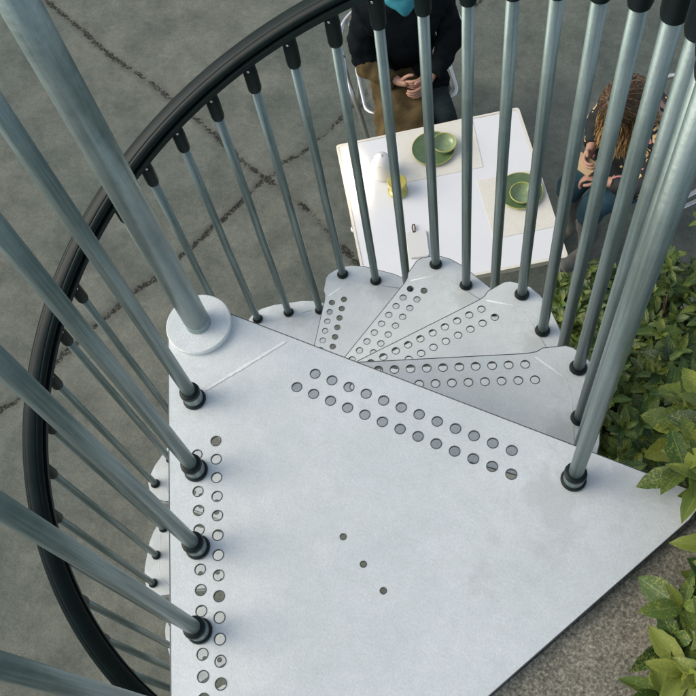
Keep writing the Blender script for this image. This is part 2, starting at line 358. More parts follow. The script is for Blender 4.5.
# ------------------------------------------------------------------ ground
CR = [
[(-3.473, 3.386), (-3.252, 3.265), (-2.99, 3.129), (-2.726, 2.974), (-2.451, 2.855), (-2.24, 2.755), (-2.014, 2.637), (-1.907, 2.579), (-1.774, 2.505), (-1.639, 2.417), (-1.512, 2.346), (-1.378, 2.286), (-1.301, 2.251)] ,
[(-1.365, 2.251), (-1.407, 2.123), (-1.475, 1.968), (-1.534, 1.86), (-1.588, 1.726), (-1.652, 1.62), (-1.71, 1.488), (-1.789, 1.38), (-1.872, 1.212), (-1.959, 1.058), (-2.049, 0.855), (-2.1, 0.703), (-2.176, 0.547), (-2.399, 0.318)] ,
[(-1.33, 2.26), (-1.275, 2.408), (-1.203, 2.478), (-1.149, 2.599), (-1.1, 2.664), (-0.995, 2.934), (-0.806, 3.246), (-0.581, 3.721), (-0.418, 3.976)] ,
[(-1.301, 2.251), (-1.164, 2.188), (-1.065, 2.139), (-0.882, 2.019), (-0.729, 1.904), (-0.543, 1.783)]]
CW = [1.0, 1.0, 0.45, 0.8]
def axis(a, b, step, far):
    fine = list(np.arange(a, b+1e-6, step)); lo, hi = [], []; s = step
    x = a
    while x > -far: s *= 1.5; x -= s; lo.append(x)
    x = b; s = step
    while x < far: s *= 1.5; x += s; hi.append(x)
    return np.array(lo[::-1] + fine + hi)
gx = axis(-4.2, 1.8, 0.02, 120); gy = axis(-1.0, 4.8, 0.02, 120)
XX, YY = np.meshgrid(gx, gy)
D = np.full(XX.shape, 9.0)
for pts, w in zip(CR, CW):
    for (ax, ay), (bx, by) in zip(pts[:-1], pts[1:]):
        dx, dy = bx-ax, by-ay
        t = np.clip(((XX-ax)*dx + (YY-ay)*dy)/(dx*dx+dy*dy), 0, 1)
        dd = np.hypot(XX-(ax+t*dx), YY-(ay+t*dy)) + (1-w)*0.014
        D = np.minimum(D, dd)
ZZ = np.full(XX.shape, G) - 0.006*np.exp(-(D/0.02)**2)
nx, ny = len(gx), len(gy)
V = np.stack([XX.ravel(), YY.ravel(), ZZ.ravel()], 1)
idx = np.arange(nx*ny).reshape(ny, nx)
F = np.stack([idx[:-1,:-1].ravel(), idx[:-1,1:].ravel(), idx[1:,1:].ravel(), idx[1:,:-1].ravel()], 1)
me = bpy.data.meshes.new('ground'); me.from_pydata(V.tolist(), [], F.tolist())
at = me.attributes.new('crack', 'FLOAT', 'POINT'); at.data.foreach_set('value', D.ravel().astype(np.float32))
g = link('ground', me, M['ground'], None, True); tag(g, kind='structure')
# planting bed under the laurels
bed = [(0.62,1.72),(0.70,1.66),(1.9,1.62),(1.9,-0.55),(0.86,-0.50),(0.60,0.3)]
me = mesh('planting_bed', [(x,y,G+0.004) for x,y in bed], [tuple(range(len(bed)))[::-1]]); o = link('planting_bed', me, M['soil']); tag(o, kind='structure')
# terrace the landing leads to
def off(p, q, d):
    v = (Vector(q)-Vector(p)).normalized(); return Vector((v.y, -v.x))*d
PA, PB = Vector((0.822,-0.094)), Vector((0.306,-0.836))
ndir = Vector((0.8215,-0.5702))
a = PA + ndir*0.004 + Vector((0.57,0.82))*0.035; b = PB + ndir*0.004 - Vector((0.57,0.82))*1.6
terr = [tuple(a), (1.02,-0.55), (1.20,-0.95), (1.6,-3.2), (-0.6,-4.5), tuple(b)]
T = thing('concrete_terrace', 'rough speckled concrete terrace slab beside the white metal landing', 'terrace')
prism('slab', terr, -0.20, -0.018, M['terrace'], T, 0.004)
inner = [tuple(Vector(p)*0.96 + Vector((0.7,-1.6))*0.04) for p in terr]
prism('support_wall', inner, G, -0.2005, M['wall'], T)
# ------------------------------------------------------------------ spiral staircase
ST = thing('spiral_staircase', 'pale grey metal spiral staircase with perforated treads, tube balusters and black handrail', 'spiral staircase', (0,0,G))
ST_OFF = bpy.data.objects  # (children carry absolute heights through this offset)
def sp(o): o.location = Vector(o.location) - Vector((0,0,G)); return o
def holed_plate(name, outline, holes, r, z, skirt, thick, m, parent, seg=18):
    """flat plate with real round holes, folded skirt along its outline"""
    pts = [Vector(p) for p in outline]; loops = [list(range(len(pts)))]
    for hx, hy, hr in holes:
        s = len(pts); pts += [Vector((hx+hr*math.cos(2*math.pi*i/seg), hy+hr*math.sin(2*math.pi*i/seg))) for i in range(seg)]
        loops.append(list(range(s, s+seg)))
    edges = [(l[i], l[(i+1) % len(l)]) for l in loops for i in range(len(l))]
    res = geometry.delaunay_2d_cdt(pts, edges, [], 0, 1e-7)
    v2, f2 = res[0], res[2]
    poly = outline
    def inside(x, y):
        c = False; n = len(poly); jn = n-1
        for i in range(n):
            xi, yi = poly[i]; xj, yj = poly[jn]
            if (yi > y) != (yj > y) and x < (xj-xi)*(y-yi)/(yj-yi)+xi: c = not c
            jn = i
        return c
    keep = []
    for f in f2:
        cx = sum(v2[i].x for i in f)/len(f); cy = sum(v2[i].y for i in f)/len(f)
        if not inside(cx, cy): continue
        if any((cx-hx)**2+(cy-hy)**2 < (hr*0.97)**2 for hx, hy, hr in holes): continue
        keep.append(tuple(f))
    bm = bmesh.new(); tv = [bm.verts.new((v.x, v.y, z)) for v in v2]
    for f in keep:
        try: fc = bm.faces.new([tv[i] for i in f]); 
        except ValueError: pass
    bmesh.ops.recalc_face_normals(bm, faces=bm.faces)
    for f in bm.faces:
        if f.normal.z < 0: f.normal_flip()
    top = list(bm.faces); bound = [e for e in bm.edges if len(e.link_faces) == 1]
    r_ = bmesh.ops.extrude_edge_only(bm, edges=bound)
    newv = [v for v in r_['geom'] if isinstance(v, bmesh.types.BMVert)]
    side = [f for f in bm.faces if f not in set(top)] if len(bm.faces) < 0 else [f for f in r_['geom'] if isinstance(f, bmesh.types.BMFace)]
    for v in newv:
        ish = any(abs(math.hypot(v.co.x-hx, v.co.y-hy)-hr) < 1e-4 for hx, hy, hr in holes)
        v.co.z = z - (thick if ish else skirt)
    for f in side:
        ish = all(any(abs(math.hypot(v.co.x-hx, v.co.y-hy)-hr) < 1e-4 for hx, hy, hr in holes) for v in f.verts)
        f.material_index = 1 if ish else 0
    # underside sheet
    lo = {}
    for f in top:
        nv = []
        for v in f.verts:
            if v not in lo: lo[v] = bm.verts.new((v.co.x, v.co.y, z-thick))
            nv.append(lo[v])
        bm.faces.new(nv[::-1])
    me = bpy.data.meshes.new(name); bm.to_mesh(me); bm.free()
    o = link(name, me, [m, M['plate_edge_and_shade']], parent); return o
def arc(r, a0, a1, n=12): return [(r*math.cos(a0+(a1-a0)*i/n), r*math.sin(a0+(a1-a0)*i/n)) for i in range(n+1)]
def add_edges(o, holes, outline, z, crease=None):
    """rolled dark edge round every hole and a bead of painted edge shade round the plate, inside the plate's own mesh"""
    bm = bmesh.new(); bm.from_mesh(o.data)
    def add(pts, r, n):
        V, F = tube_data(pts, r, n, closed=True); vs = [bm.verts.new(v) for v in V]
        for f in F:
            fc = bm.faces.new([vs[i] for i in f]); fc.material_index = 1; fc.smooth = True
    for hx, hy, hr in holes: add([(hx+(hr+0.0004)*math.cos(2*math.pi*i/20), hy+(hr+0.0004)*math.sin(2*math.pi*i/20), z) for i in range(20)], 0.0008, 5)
    add([(x, y, z-0.0006) for x, y in outline], 0.0011, 6)  # dark bead paints in the thin shade line along the plate outline
    if crease:
        V, F = tube_data(crease, 0.0060, 24); vs = [bm.verts.new(v) for v in V]
        for f in F: fc = bm.faces.new([vs[i] for i in f]); fc.smooth = True
    bm.to_mesh(o.data); bm.free()
# landing
apex = []
a0 = math.atan2(0.992, 0.128); a1 = math.radians(204)
for i in range(15):
    t = i/14; A = a0 + (a1-a0)*t; rr = 0.041 + (0.0555-0.041)*t
    apex.append((rr*math.cos(A), rr*math.sin(A)))
land = [(0.817,-0.065)] + apex + [(0.292,-0.803),(0.306,-0.832),(0.322,-0.836),(0.815,-0.108),(0.824,-0.088)]
HR = 0.0078
def row(p, q, n, r=HR): return [(p[0]+(q[0]-p[0])*i/(n-1), p[1]+(q[1]-p[1])*i/(n-1), r) for i in range(n)]
holes = row((0.218,-0.032),(0.55,-0.0745),12) + row((0.197,-0.062),(0.558,-0.111),13)
u_ = Vector((0.142,-0.334))/12
holes += [(0.103+u_.x*i, -0.184+u_.y*i, HR) for i in range(0, 17)]
holes += [(0.0822+0.01225*i, -0.2135-0.02755*i, HR) for i in range(0, 17)]
bal_l = [(0.043+0.0488*i, -0.127-0.1112*i) for i in range(6)]
holes = [h for h in holes if all((h[0]-b[0])**2+(h[1]-b[1])**2 > 0.0005 for b in bal_l)]
holes += [(0.345,-0.272,0.0042),(0.386,-0.302,0.0042),(0.425,-0.330,0.0042)]
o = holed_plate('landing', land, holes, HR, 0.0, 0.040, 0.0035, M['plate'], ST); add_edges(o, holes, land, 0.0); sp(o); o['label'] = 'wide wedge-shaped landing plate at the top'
# white scrape across the landing apex
s0, s1 = Vector((0.053,-0.107)), Vector((0.151,0.010)); dv = (s1-s0); pv = Vector((-dv.y, dv.x)).normalized()
L_, R_ = [], []
for i in range(41):
    c = s0 + dv*(i/40); w = 0.0027*(0.6+0.8*random.random())*(0.5 if i in (0,40) else 1)
    L_.append((*(c+pv*w), 0.0008)); R_.append((*(c-pv*w), 0.0008))
me = mesh('scrape', L_+R_, [(i, 41+i, 42+i, i+1) for i in range(40)]); sp(link('scrape', me, M['weld'], o)); 
bpy.data.objects['scrape'].location = (0,0,0)
# treads
RR = lambda x, y: (x, y)
DIAX = -DEL     # tread symmetry axis relative to its first baluster
def tread_outline():
    f = [(0.02,0.030),(0.255,0.030),(0.560,0.034),(0.578,0.037),(0.590,0.044),(0.632,0.047),(0.645,0.042),(0.660,0.028),(0.676,0.008),(0.684,-0.020),(0.685,-0.06)]
    # sharp shoulder radius then mirrored about the axis at angle -DEL
    out = []
    ca, sa = math.cos(2*DIAX), math.sin(2*DIAX)
    mir = [(x*ca + y*sa, x*sa - y*ca) for x, y in f]
    return [tuple(p) for p in f] + [tuple(p) for p in reversed(mir)]
TO = tread_outline()
th = [(0.252+0.0303*i, 0.012, HR) for i in range(-1, 11)] + [(0.237+0.0303*i, -0.020, HR) for i in range(0, 12)]
tread0 = holed_plate('tread', TO[::-1], th, HR, 0.0, 0.036, 0.0035, M['plate'], ST)
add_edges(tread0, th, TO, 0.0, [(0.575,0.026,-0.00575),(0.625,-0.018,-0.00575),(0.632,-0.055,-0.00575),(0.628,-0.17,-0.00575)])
# raised crease of the folded outer corner
cr = [(0.575,0.030,0.0006),(0.632,-0.018,0.0006),(0.636,-0.12,0.0006)]
treads = []
for k in range(1, 13):
    t = tread0 if k == 1 else dup(tread0, ST)
    A = (3*(k-1)+2)*DEL
    t.rotation_euler = (0,0,A); t.location = (0,0,-k*RISE); sp(t); treads.append(t)
hubm = None
for k in range(1, 14):
    if hubm is None:
        hub = lathe('hub', [(0.028,0),(0.047,0),(0.047,0.19),(0.028,0.19)], M['plate'], ST, 28); hubm = hub
    else: hub = hubm.copy(); COL.objects.link(hub); hub.parent = ST
    hub.location = (0,0,-k*RISE+0.0005); sp(hub)
# pole, collar, flange
pl = tube('pole', [(0,0,G+0.01),(0,0,0.012)], 0.0205, M['pole'], ST, 40); sp(pl)
pl = lathe('pole_sleeve', [(0.0213,0.0125),(0.0213,0.0275),(0.0206,0.0280)], M['pole'], ST, 40); sp(pl)
pl = tube('pole', [(0,0,0.0290),(0,0,0.955)], 0.0213, M['pole'], ST, 40); sp(pl)
fg = lathe('flange', [(0.0228,0.0005),(0.0545,0.0005),(0.0555,0.0018),(0.0555,0.0105),(0.0540,0.0122),(0.0223,0.0122)], M['plate'], ST, 64); sp(fg)
bp_ = lathe('base_plate', [(0.022,G+0.001),(0.12,G+0.001),(0.12,G+0.011),(0.022,G+0.011)], M['plate'], ST, 48); sp(bp_)
# balusters
def baluster(h, big=False):
    rod = tube('baluster', [(0,0,0.003),(0,0,h-0.030)], 0.0108, M['steel'], ST, 20)
    if big:
        lathe('base_ring', [(0.0,0.0005),(0.0182,0.0005),(0.0190,0.003),(0.0180,0.0065),(0.0155,0.008),(0.011,0.008)], M['black'], rod, 28)
        lathe('sleeve', [(0.0155,0.0082),(0.0155,0.0270),(0.0108,0.0275)], M['steel'], rod, 28)
        lathe('top_ring', [(0.0108,0.0268),(0.0160,0.0275),(0.0168,0.031),(0.0160,0.0355),(0.0128,0.038),(0.0108,0.038)], M['black'], rod, 28)
    else:
        lathe('base_ring', [(0.0,0.0005),(0.0150,0.0005),(0.0165,0.003),(0.0150,0.008),(0.0122,0.012),(0.0108,0.012)], M['black'], rod, 24)
    cp = lathe('cap', [(0.0108,h-0.080),(0.0135,h-0.080),(0.0150,h-0.073),(0.0152,h-0.030),(0.0140,h-0.012),(0.0100,h-0.002),(0.0060,h+0.002),(0,h+0.002)], M['black'], rod, 24)
    rivet = ball(0.0034, (-0.0150,0,h-0.012), (0.5,1,1)); link('rivet', rivet, M['bright'], cp, True)
    return rod
protos = {}
def place_bal(x, y, z, h, big=False, rot=0):
    key = (round(h, 4), big)
    if key not in protos: b = protos[key] = baluster(h, big)
    else:
        b = dup(protos[key], ST)
    b.location = (x, y, z); b.rotation_euler = (0,0,rot); sp(b); return b
for k in range(1, 13):
    for q in range(3):
        j = 3*(k-1)+q; A = j*DEL
        h = TOPZ(q) + RISE     # constant per position on the tread
        b = place_bal(R0*math.cos(A), R0*math.sin(A), -k*RISE, h, rot=A)
# rivets on the caps
rv = None
for b in [o for o in ST.children if o.name.split('.')[0] == 'baluster']:
    pass
place_bal(0.647, -0.095, 0.0, 0.918, True)
for i, (x, y) in enumerate(bal_l): place_bal(x, y, 0.0, 0.918, True)
# handrail swept over the balusters
def rail_pts(dr, dz, j0=-1.05, j1=35.6, step=0.25):
    out = []; j = j0
    while j <= j1:
        A = j*DEL; out.append(((R0+dr)*math.cos(A), (R0+dr)*math.sin(A), min(TOPZ(j), 0.918+0.02) + dz)); j += step
    return out
def sweep(name, pts, prof, m, parent, closed_prof=True):
    """prof: (outward, up) pairs swept round the stair axis"""
    V, F = [], []; n = len(prof)
    for x, y, z in pts:
        r = math.hypot(x, y); ux, uy = x/r, y/r
        for a, b in prof: V.append((x+ux*a, y+uy*a, z+b))
    for i in range(len(pts)-1):
        for a in range(n):
            c = (a+1) % n; F.append((i*n+a, i*n+c, (i+1)*n+c, (i+1)*n+a))
    F.append(tuple(range(n))[::-1]); F.append(tuple((len(pts)-1)*n+a for a in range(n)))
    me = mesh(name, V, F)
    bm = bmesh.new(); bm.from_mesh(me); bmesh.ops.recalc_face_normals(bm, faces=bm.faces)
    bmesh.ops.split_edges(bm, edges=[e for e in bm.edges if len(e.link_faces) == 2 and e.calc_face_angle(0) > math.radians(38)])
    bm.to_mesh(me); bm.free()
    return link(name, me, m, parent, True)
def notch(a):
    dd = sum(math.exp(-((a-c)/0.07)**2) for c in (math.radians(62), math.radians(128)))
    return 1-0.07*dd
oval = [(0.0272*math.cos(a)*notch(a), 0.0185*math.sin(a)*notch(a)) for a in [2*math.pi*i/90 for i in range(90)]]
rl = sweep('handrail', rail_pts(0.009, 0.027), oval, M['rail'], ST); sp(rl)
strip = [(-0.019,-0.004),(0.019,-0.004),(0.019,0.009),(-0.019,0.009)]
r2 = sweep('rail_strip', rail_pts(-0.004, 0.004), strip, M['black'], rl)
lip = [(-0.0008,0),(0.0008,0),(0.0008,0.0016),(-0.0008,0.0016)]
r3 = sweep('rail_lip', rail_pts(-0.0215, 0.010), lip, M['bright'], rl)
# rail of the landing side
p0 = Vector((0.0,0.0)); dl = Vector((0.402,-0.916))
pr = tube('landing_rail', [(0.012,-0.048,0.942),(0.043,-0.127,0.942),(0.287,-0.683,0.942),(0.325,-0.77,0.942)], 0.0215, M['rail'], ST, 20); sp(pr)
cp = lathe('pole_cap', [(0.0,0.0)] if False else [(0.0212,0.94),(0.0235,0.945),(0.0235,0.962),(0.015,0.972),(0,0.974)], M['black'], ST, 32); sp(cp)
# ------------------------------------------------------------------ table
TZ = G + 0.74
tc0 = Vector((-0.120, 1.868)); tu = Vector((0.8865,0.4625)); tang = math.atan2(tu.y, tu.x)
HWx, HWy = 0.4605, 0.445
TB = thing('cafe_table', 'square white cafe table with cream edge set with two green plates', 'table', (tc0.x, tc0.y, G), tang)
def rrect(hx, hy, r, n=5):
    out = []
    for cx, cy, a in ((hx-r,hy-r,0),(-hx+r,hy-r,90),(-hx+r,-hy+r,180),(hx-r,-hy+r,270)):
        for i in range(n+1):
            A = math.radians(a+90*i/n); out.append((cx+r*math.cos(A), cy+r*math.sin(A)))
    return out
prism('tabletop', rrect(HWx-0.012, HWy-0.012, 0.01), 0.718, 0.7385, M['white'], TB, 0.0015)
ed = bmesh.new()
def frame_mesh(hx, hy, w, z0, z1):
    o_, i_ = rrect(hx, hy, 0.016), rrect(hx-w, hy-w, 0.010); n = len(o_)
    V = [(*p, z1) for p in o_]+[(*p, z1) for p in i_]+[(*p, z0) for p in o_]+[(*p, z0) for p in i_]; F = []
    for i in range(n):
        j = (i+1) % n
        F += [(i,j,n+j,n+i), (2*n+i, 2*n+j, j, i), (n+i, n+j, 3*n+j, 3*n+i), (3*n+i, 3*n+j, 2*n+j, 2*n+i)]
    me = mesh('rim', V, F); bm = bmesh.new(); bm.from_mesh(me); bmesh.ops.recalc_face_normals(bm, faces=bm.faces); bm.to_mesh(me); bm.free(); return me
link('rim', frame_mesh(HWx, HWy, 0.0118, 0.708, 0.7405), M['frame'], TB)
boxp('apron', -HWx+0.05, HWx-0.05, -HWy+0.05, -HWy+0.07, 0.64, 0.7175, M['frame'], TB)
boxp('apron', -HWx+0.05, HWx-0.05, HWy-0.07, HWy-0.05, 0.64, 0.7175, M['frame'], TB)
for sx in (-1, 1):
    for sy in (-1, 1):
        lg = tube('leg', [(sx*(HWx-0.035), sy*(HWy-0.035), 0.7175), (sx*(HWx-0.012), sy*(HWy-0.012), 0.02)], [0.017,0.013], M['frame'], TB, 16)
        lathe('foot', [(0.013,0.0),(0.019,0.002),(0.019,0.016),(0.013,0.022)], M['ceramic'], lg, 20, (sx*(HWx-0.0115), sy*(HWy-0.0115), 0))
def onT(x, y, dz=0): return (x, y, TZ + dz)
def quad_thing(name, pts, label, group):
    cx = sum(p[0] for p in pts)/4; cy = sum(p[1] for p in pts)/4
    V = [(p[0]-cx, p[1]-cy, 0.0003) for p in pts] + [(p[0]-cx, p[1]-cy, 0.0015) for p in pts]
    me = mesh(name, V, [(3,2,1,0),(4,5,6,7)] + [(i,(i+1)%4,4+(i+1)%4,4+i) for i in range(4)])
    bm = bmesh.new(); bm.from_mesh(me); bmesh.ops.recalc_face_normals(bm, faces=bm.faces); bm.to_mesh(me); bm.free()
    o = link(name, me, M['mat']); o.location = (cx, cy, TZ-0.0012); tag(o, label, 'placemat', group); return o
quad_thing('placemat', [(-0.462,2.183),(-0.344,1.905),(0.003,2.083),(-0.128,2.370)][::-1], 'cream paper placemat under the plate nearest the person in the black coat', 'paper placemats on the table')
quad_thing('placemat', [(-0.005,1.997),(0.151,1.700),(0.415,1.837),(0.252,2.130)], 'cream paper placemat at the table side by the long-haired person', 'paper placemats on the table')
PZ = TZ+0.0008
def plate(x, y, bx, by, label, blabel):
    p = thing('plate', label, 'plate', (x, y, PZ), 0, 'green plates on the table')
    lathe('dish', [(0,0.002),(0.055,0.002),(0.06,0.0),(0.066,0.002),(0.100,0.0125),(0.1035,0.0150),(0.1020,0.0165),(0.096,0.0150),(0.064,0.0065),(0,0.0055)], M['plategreen'], p, 56)
    rim = tube('rim', [(0.1028*math.cos(2*math.pi*i/48), 0.1028*math.sin(2*math.pi*i/48), 0.0160) for i in range(48)], 0.0026, M['rimyellow'], p, 6, closed=True)
    b = thing('bowl', blabel, 'bowl', (bx, by, PZ+0.0075), 0, 'small green bowls on the plates')
    lathe('vessel', [(0,0.001),(0.030,0.001),(0.034,0.0),(0.050,0.012),(0.0575,0.030),(0.0585,0.036),(0.0560,0.0365),(0.053,0.030),(0.045,0.0155),(0.030,0.0085),(0,0.0075)], M['bowlgreen'], b, 48)
    tube('rim', [(0.0573*math.cos(2*math.pi*i/40), 0.0573*math.sin(2*math.pi*i/40), 0.0365) for i in range(40)], 0.0027, M['rimyellow'], b, 6, closed=True)
    return p
plate(-0.255, 2.125, -0.205, 2.150, 'round dark green plate in front of the person in the black coat', 'small pale green bowl on the plate nearest the black coat')
plate(0.208, 1.978, 0.222, 1.950, 'round dark green plate near the long-haired person', 'small pale green bowl on the plate near the long-haired person')
# lantern
gx_, gy_ = -0.450, 1.935
LN = thing('lantern', 'small rounded white ceramic lantern glowing at the left side of the table', 'lantern', (gx_, gy_, TZ), math.radians(205))
bm = bmesh.new()
prof = [(0,0.002),(0.036,0.002),(0.040,0.006),(0.043,0.03),(0.042,0.055),(0.036,0.080),(0.026,0.098),(0.012,0.107),(0,0.109)]
nseg = 40; rings = []
V, F = lathe_data(prof, nseg)
keepF = []
for f in F:
    c = sum((Vector(V[i]) for i in f), Vector())/len(f)
    ang = math.degrees(math.atan2(c.y, c.x))
    if abs(ang) < 30 and 0.02 < c.z < 0.05 and math.hypot(c.x, c.y) > 0.03: continue   # opening that shows the flame
    keepF.append(f)
me = mesh('shell', V, keepF); o = link('shell', me, M['ceramic'], LN, True)
sm = o.modifiers.new('thick', 'SOLIDIFY'); sm.thickness = 0.003
for ax_, ay_, az_ in ((0.030,-0.012,0.086),(0.026,0.012,0.091),(-0.02,-0.024,0.086),(0.0,-0.033,0.082),(0.012,0.030,0.084)):
    e = lathe('vent_hole', [(0,0),(0.0032,0),(0.0032,0.0008),(0,0.0008)], M['dark'], o, 12, (ax_, ay_, az_))
    e.rotation_euler = Vector((ax_, ay_, 0.028)).to_track_quat('Z', 'Y').to_euler()
lathe('candle', [(0,0.004),(0.017,0.004),(0.017,0.018),(0,0.018)], M['ceramic'], LN, 20)
lathe('flame', [(0,0.019),(0.004,0.023),(0.0052,0.030),(0.003,0.040),(0,0.047)], M['flame'], LN, 16, (0.006,0,0))
ll = bpy.data.lights.new('candle_light', 'POINT'); ll.energy = 3.5; ll.color = (1.0,0.80,0.50); ll.shadow_soft_size = 0.012
lo = bpy.data.objects.new('candle_light', ll); COL.objects.link(lo); lo.parent = LN; lo.location = (0.030,0,0.036)
LN.scale = (1.3,)*3
# yellow glass jar
JS = 1.3
JR = thing('glass_jar', 'small yellow green glass jar with a flat yellow lid beside the white lantern', 'jar', (-0.352,1.850,TZ))
lathe('jar_body', [(0,0.002),(0.030,0.002),(0.034,0.006),(0.034,0.012),(0.026,0.018),(0.025,0.040),(0.030,0.048),(0.028,0.050)], M['yellow'], JR, 36)
lathe('lid', [(0,0.0505),(0.032,0.0505),(0.036,0.053),(0.036,0.059),(0.033,0.062),(0,0.063)], M['yellow'], JR, 36)
tube('foot_rim', [(0.034*math.cos(2*math.pi*i/32), 0.034*math.sin(2*math.pi*i/32), 0.009) for i in range(32)], 0.0035, M['rimyellow'], JR, 8, closed=True)
JR.scale = (JS,)*3
# small board
BD = thing('serving_board', 'small pale rounded board with a dark hanging loop on the white table', 'board', (-0.178,1.585,TZ), math.radians(22))
prism('board_body', rrect(0.048,0.072,0.014), 0.0006, 0.010, M['board'], BD, 0.002)
tube('hanging_loop', [(-0.012,0.064,0.012),(-0.016,0.088,0.010),(-0.012,0.106,0.012),(-0.004,0.110,0.008),(-0.002,0.092,0.006),(-0.006,0.066,0.012)], 0.0032, M['leather'], BD, 8)
# ------------------------------------------------------------------ chairs
def cr_interp(P, n=6):
    P = [Vector(p) for p in P]; out = []
    for i in range(len(P)-1):
        a, b, c, d_ = P[max(i-1,0)], P[i], P[i+1], P[min(i+2, len(P)-1)]
        for k in range(n):
            t = k/n; out.append(0.5*((2*b)+(c-a)*t+(2*a-5*b+4*c-d_)*t*t+(3*b-a-3*c+d_)*t**3))
    out.append(P[-1]); return out
CH = thing('cafe_chair', 'aluminium tube armchair under the person in the black coat', 'chair', (0,0,0), 0, 'aluminium armchairs at the table')
for s in (-1, 1):
    tube('leg', cr_interp([(s*0.215,0.24,0.006),(s*0.225,0.235,0.25),(s*0.245,0.235,0.50),(s*0.265,0.20,0.63),(s*0.272,0.12,0.675),(s*0.272,0.0,0.685)]), 0.0115, M['alu'], CH, 12)
    tube('leg', cr_interp([(s*0.225,-0.27,0.006),(s*0.205,-0.22,0.25),(s*0.20,-0.20,0.46),(s*0.205,-0.225,0.70)]), 0.0115, M['alu'], CH, 12)
tube('arm_hoop', cr_interp([(-0.272,-0.003,0.685),(-0.268,-0.13,0.69),(-0.225,-0.235,0.72),(-0.11,-0.295,0.765),(0,-0.31,0.775),(0.11,-0.295,0.765),(0.225,-0.235,0.72),(0.268,-0.13,0.69),(0.272,-0.003,0.685)]), 0.0118, M['alu'], CH, 12)
prism('seat', rrect(0.185,0.20,0.07), 0.438, 0.452, M['greycloth'], CH, 0.004)
tube('seat_frame', [(x, y, 0.437) for x, y in rrect(0.212,0.207,0.075)], 0.010, M['alu'], CH, 10, closed=True)
for i, zz in enumerate((0.58,0.65,0.72)):
    w = 0.195
    V, F = [], []
    for a in range(13):
        t = a/12*2-1; y = -0.275+0.06*t*t
        V += [(t*w, y, zz-0.018), (t*w, y-0.006, zz-0.018), (t*w, y-0.008, zz+0.018), (t*w, y-0.002, zz+0.018)]
    for a in range(12):
        for q in range(4): F.append((a*4+q, a*4+(q+1)%4, a*4+4+(q+1)%4, a*4+4+q))
    F += [(3,2,1,0),(48,49,50,51)]
    link('back_slat', mesh('back_slat', V, F), M['wood'], CH)
P1 = Vector((-0.61, 2.80)); P1a = math.atan2(-0.886, 0.4625) - math.pi/2
P2 = Vector((0.80, 2.50)); P2a = math.atan2(-0.68, -0.73) - math.pi/2
CH.location = (P1.x, P1.y, G); CH.rotation_euler = (0,0,P1a)
CH.scale = (1.2,1,1)
C2 = dup(CH); C2.location = (P2.x+0.01, P2.y, G); C2.rotation_euler = (0,0,P2a)
C2['label'] = 'aluminium tube armchair under the long-haired person in the floral wrap'
# ------------------------------------------------------------------ people
def skin(chains, sub=2, root=0):
    """chains: list of [(co, r or (rx,ry)), ...]; joints with the same position are shared"""
    key = {}; V = []; Rr = []; E = []
    def idx_(c, r):
        k = tuple(round(t, 5) for t in c)
        if k not in key: key[k] = len(V); V.append(c); Rr.append(r if isinstance(r, tuple) else (r, r))
        return key[k]
    for ch in chains:
        pi = None
        for c, r in ch:
            i = idx_(c, r)
            if pi is not None and i != pi: E.append((pi, i))
            pi = i
    me = bpy.data.meshes.new('t'); me.from_pydata(V, E, [])
    o = bpy.data.objects.new('t', me); COL.objects.link(o)
    sk = o.modifiers.new('s', 'SKIN'); sk.use_smooth_shade = True
    for i, r in enumerate(Rr): me.skin_vertices[0].data[i].radius = r
    me.skin_vertices[0].data[root].use_root = True
    su = o.modifiers.new('u', 'SUBSURF'); su.levels = su.render_levels = sub
    dg = bpy.context.evaluated_depsgraph_get(); dg.update()
    out = bpy.data.meshes.new_from_object(o.evaluated_get(dg))
    bpy.data.objects.remove(o); bpy.data.meshes.remove(me)
    return out
def join_me(name, meshes, mats):
    bm = bmesh.new()
    for m_, mi, X in meshes:
        n0 = len(bm.faces); nv = len(bm.verts); bm.from_mesh(m_); bm.verts.ensure_lookup_table(); bm.faces.ensure_lookup_table()
        for f in bm.faces[n0:]: f.material_index = mi; f.smooth = True
        if X is not None:
            for v in bm.verts[nv:]: v.co = X @ v.co
    me = bpy.data.meshes.new(name); bm.to_mesh(me); bm.free()
    for m_ in mats: me.materials.append(m_)
    return me
def head_mesh():
    """ellipsoid sculpted into a face looking along +Y"""
    bm = bmesh.new(); bmesh.ops.create_uvsphere(bm, u_segments=40, v_segments=28, radius=1)
    g_ = lambda x, z, cx, cz, sx, sz: math.exp(-((x-cx)/sx)**2-((z-cz)/sz)**2)
    for v in bm.verts:
        x, y, z = v.co
        X, Y, Z = x*0.076, y*0.096, z*0.115
        if z < 0: X *= 1+0.22*z*abs(z)*1.0; Y *= 1 + (0.10*z if y < 0 else 0.0)
        if z < -0.2 and y < 0: Y *= 1-0.35*(-z-0.2)
        if y > 0.2:
            Y += 0.022*g_(x, z, 0, -0.22, 0.14, 0.17) + 0.008*g_(x, z, 0, 0.0, 0.12, 0.22)     # nose
            Y -= 0.008*(g_(x, z, 0.38, 0.03, 0.18, 0.12)+g_(x, z, -0.38, 0.03, 0.18, 0.12))       # eye sockets
            Y += 0.005*(g_(x, z, 0.35, 0.20, 0.3, 0.08)+g_(x, z, -0.35, 0.20, 0.3, 0.08))         # brow
            Y += 0.006*g_(x, z, 0, -0.50, 0.26, 0.09) + 0.010*g_(x, z, 0, -0.82, 0.3, 0.16)        # mouth, chin
            Y -= 0.004*g_(x, z, 0, -0.51, 0.26, 0.02)
        v.co = (X, Y, Z)
    me = bpy.data.meshes.new('h'); bm.to_mesh(me); bm.free(); return me
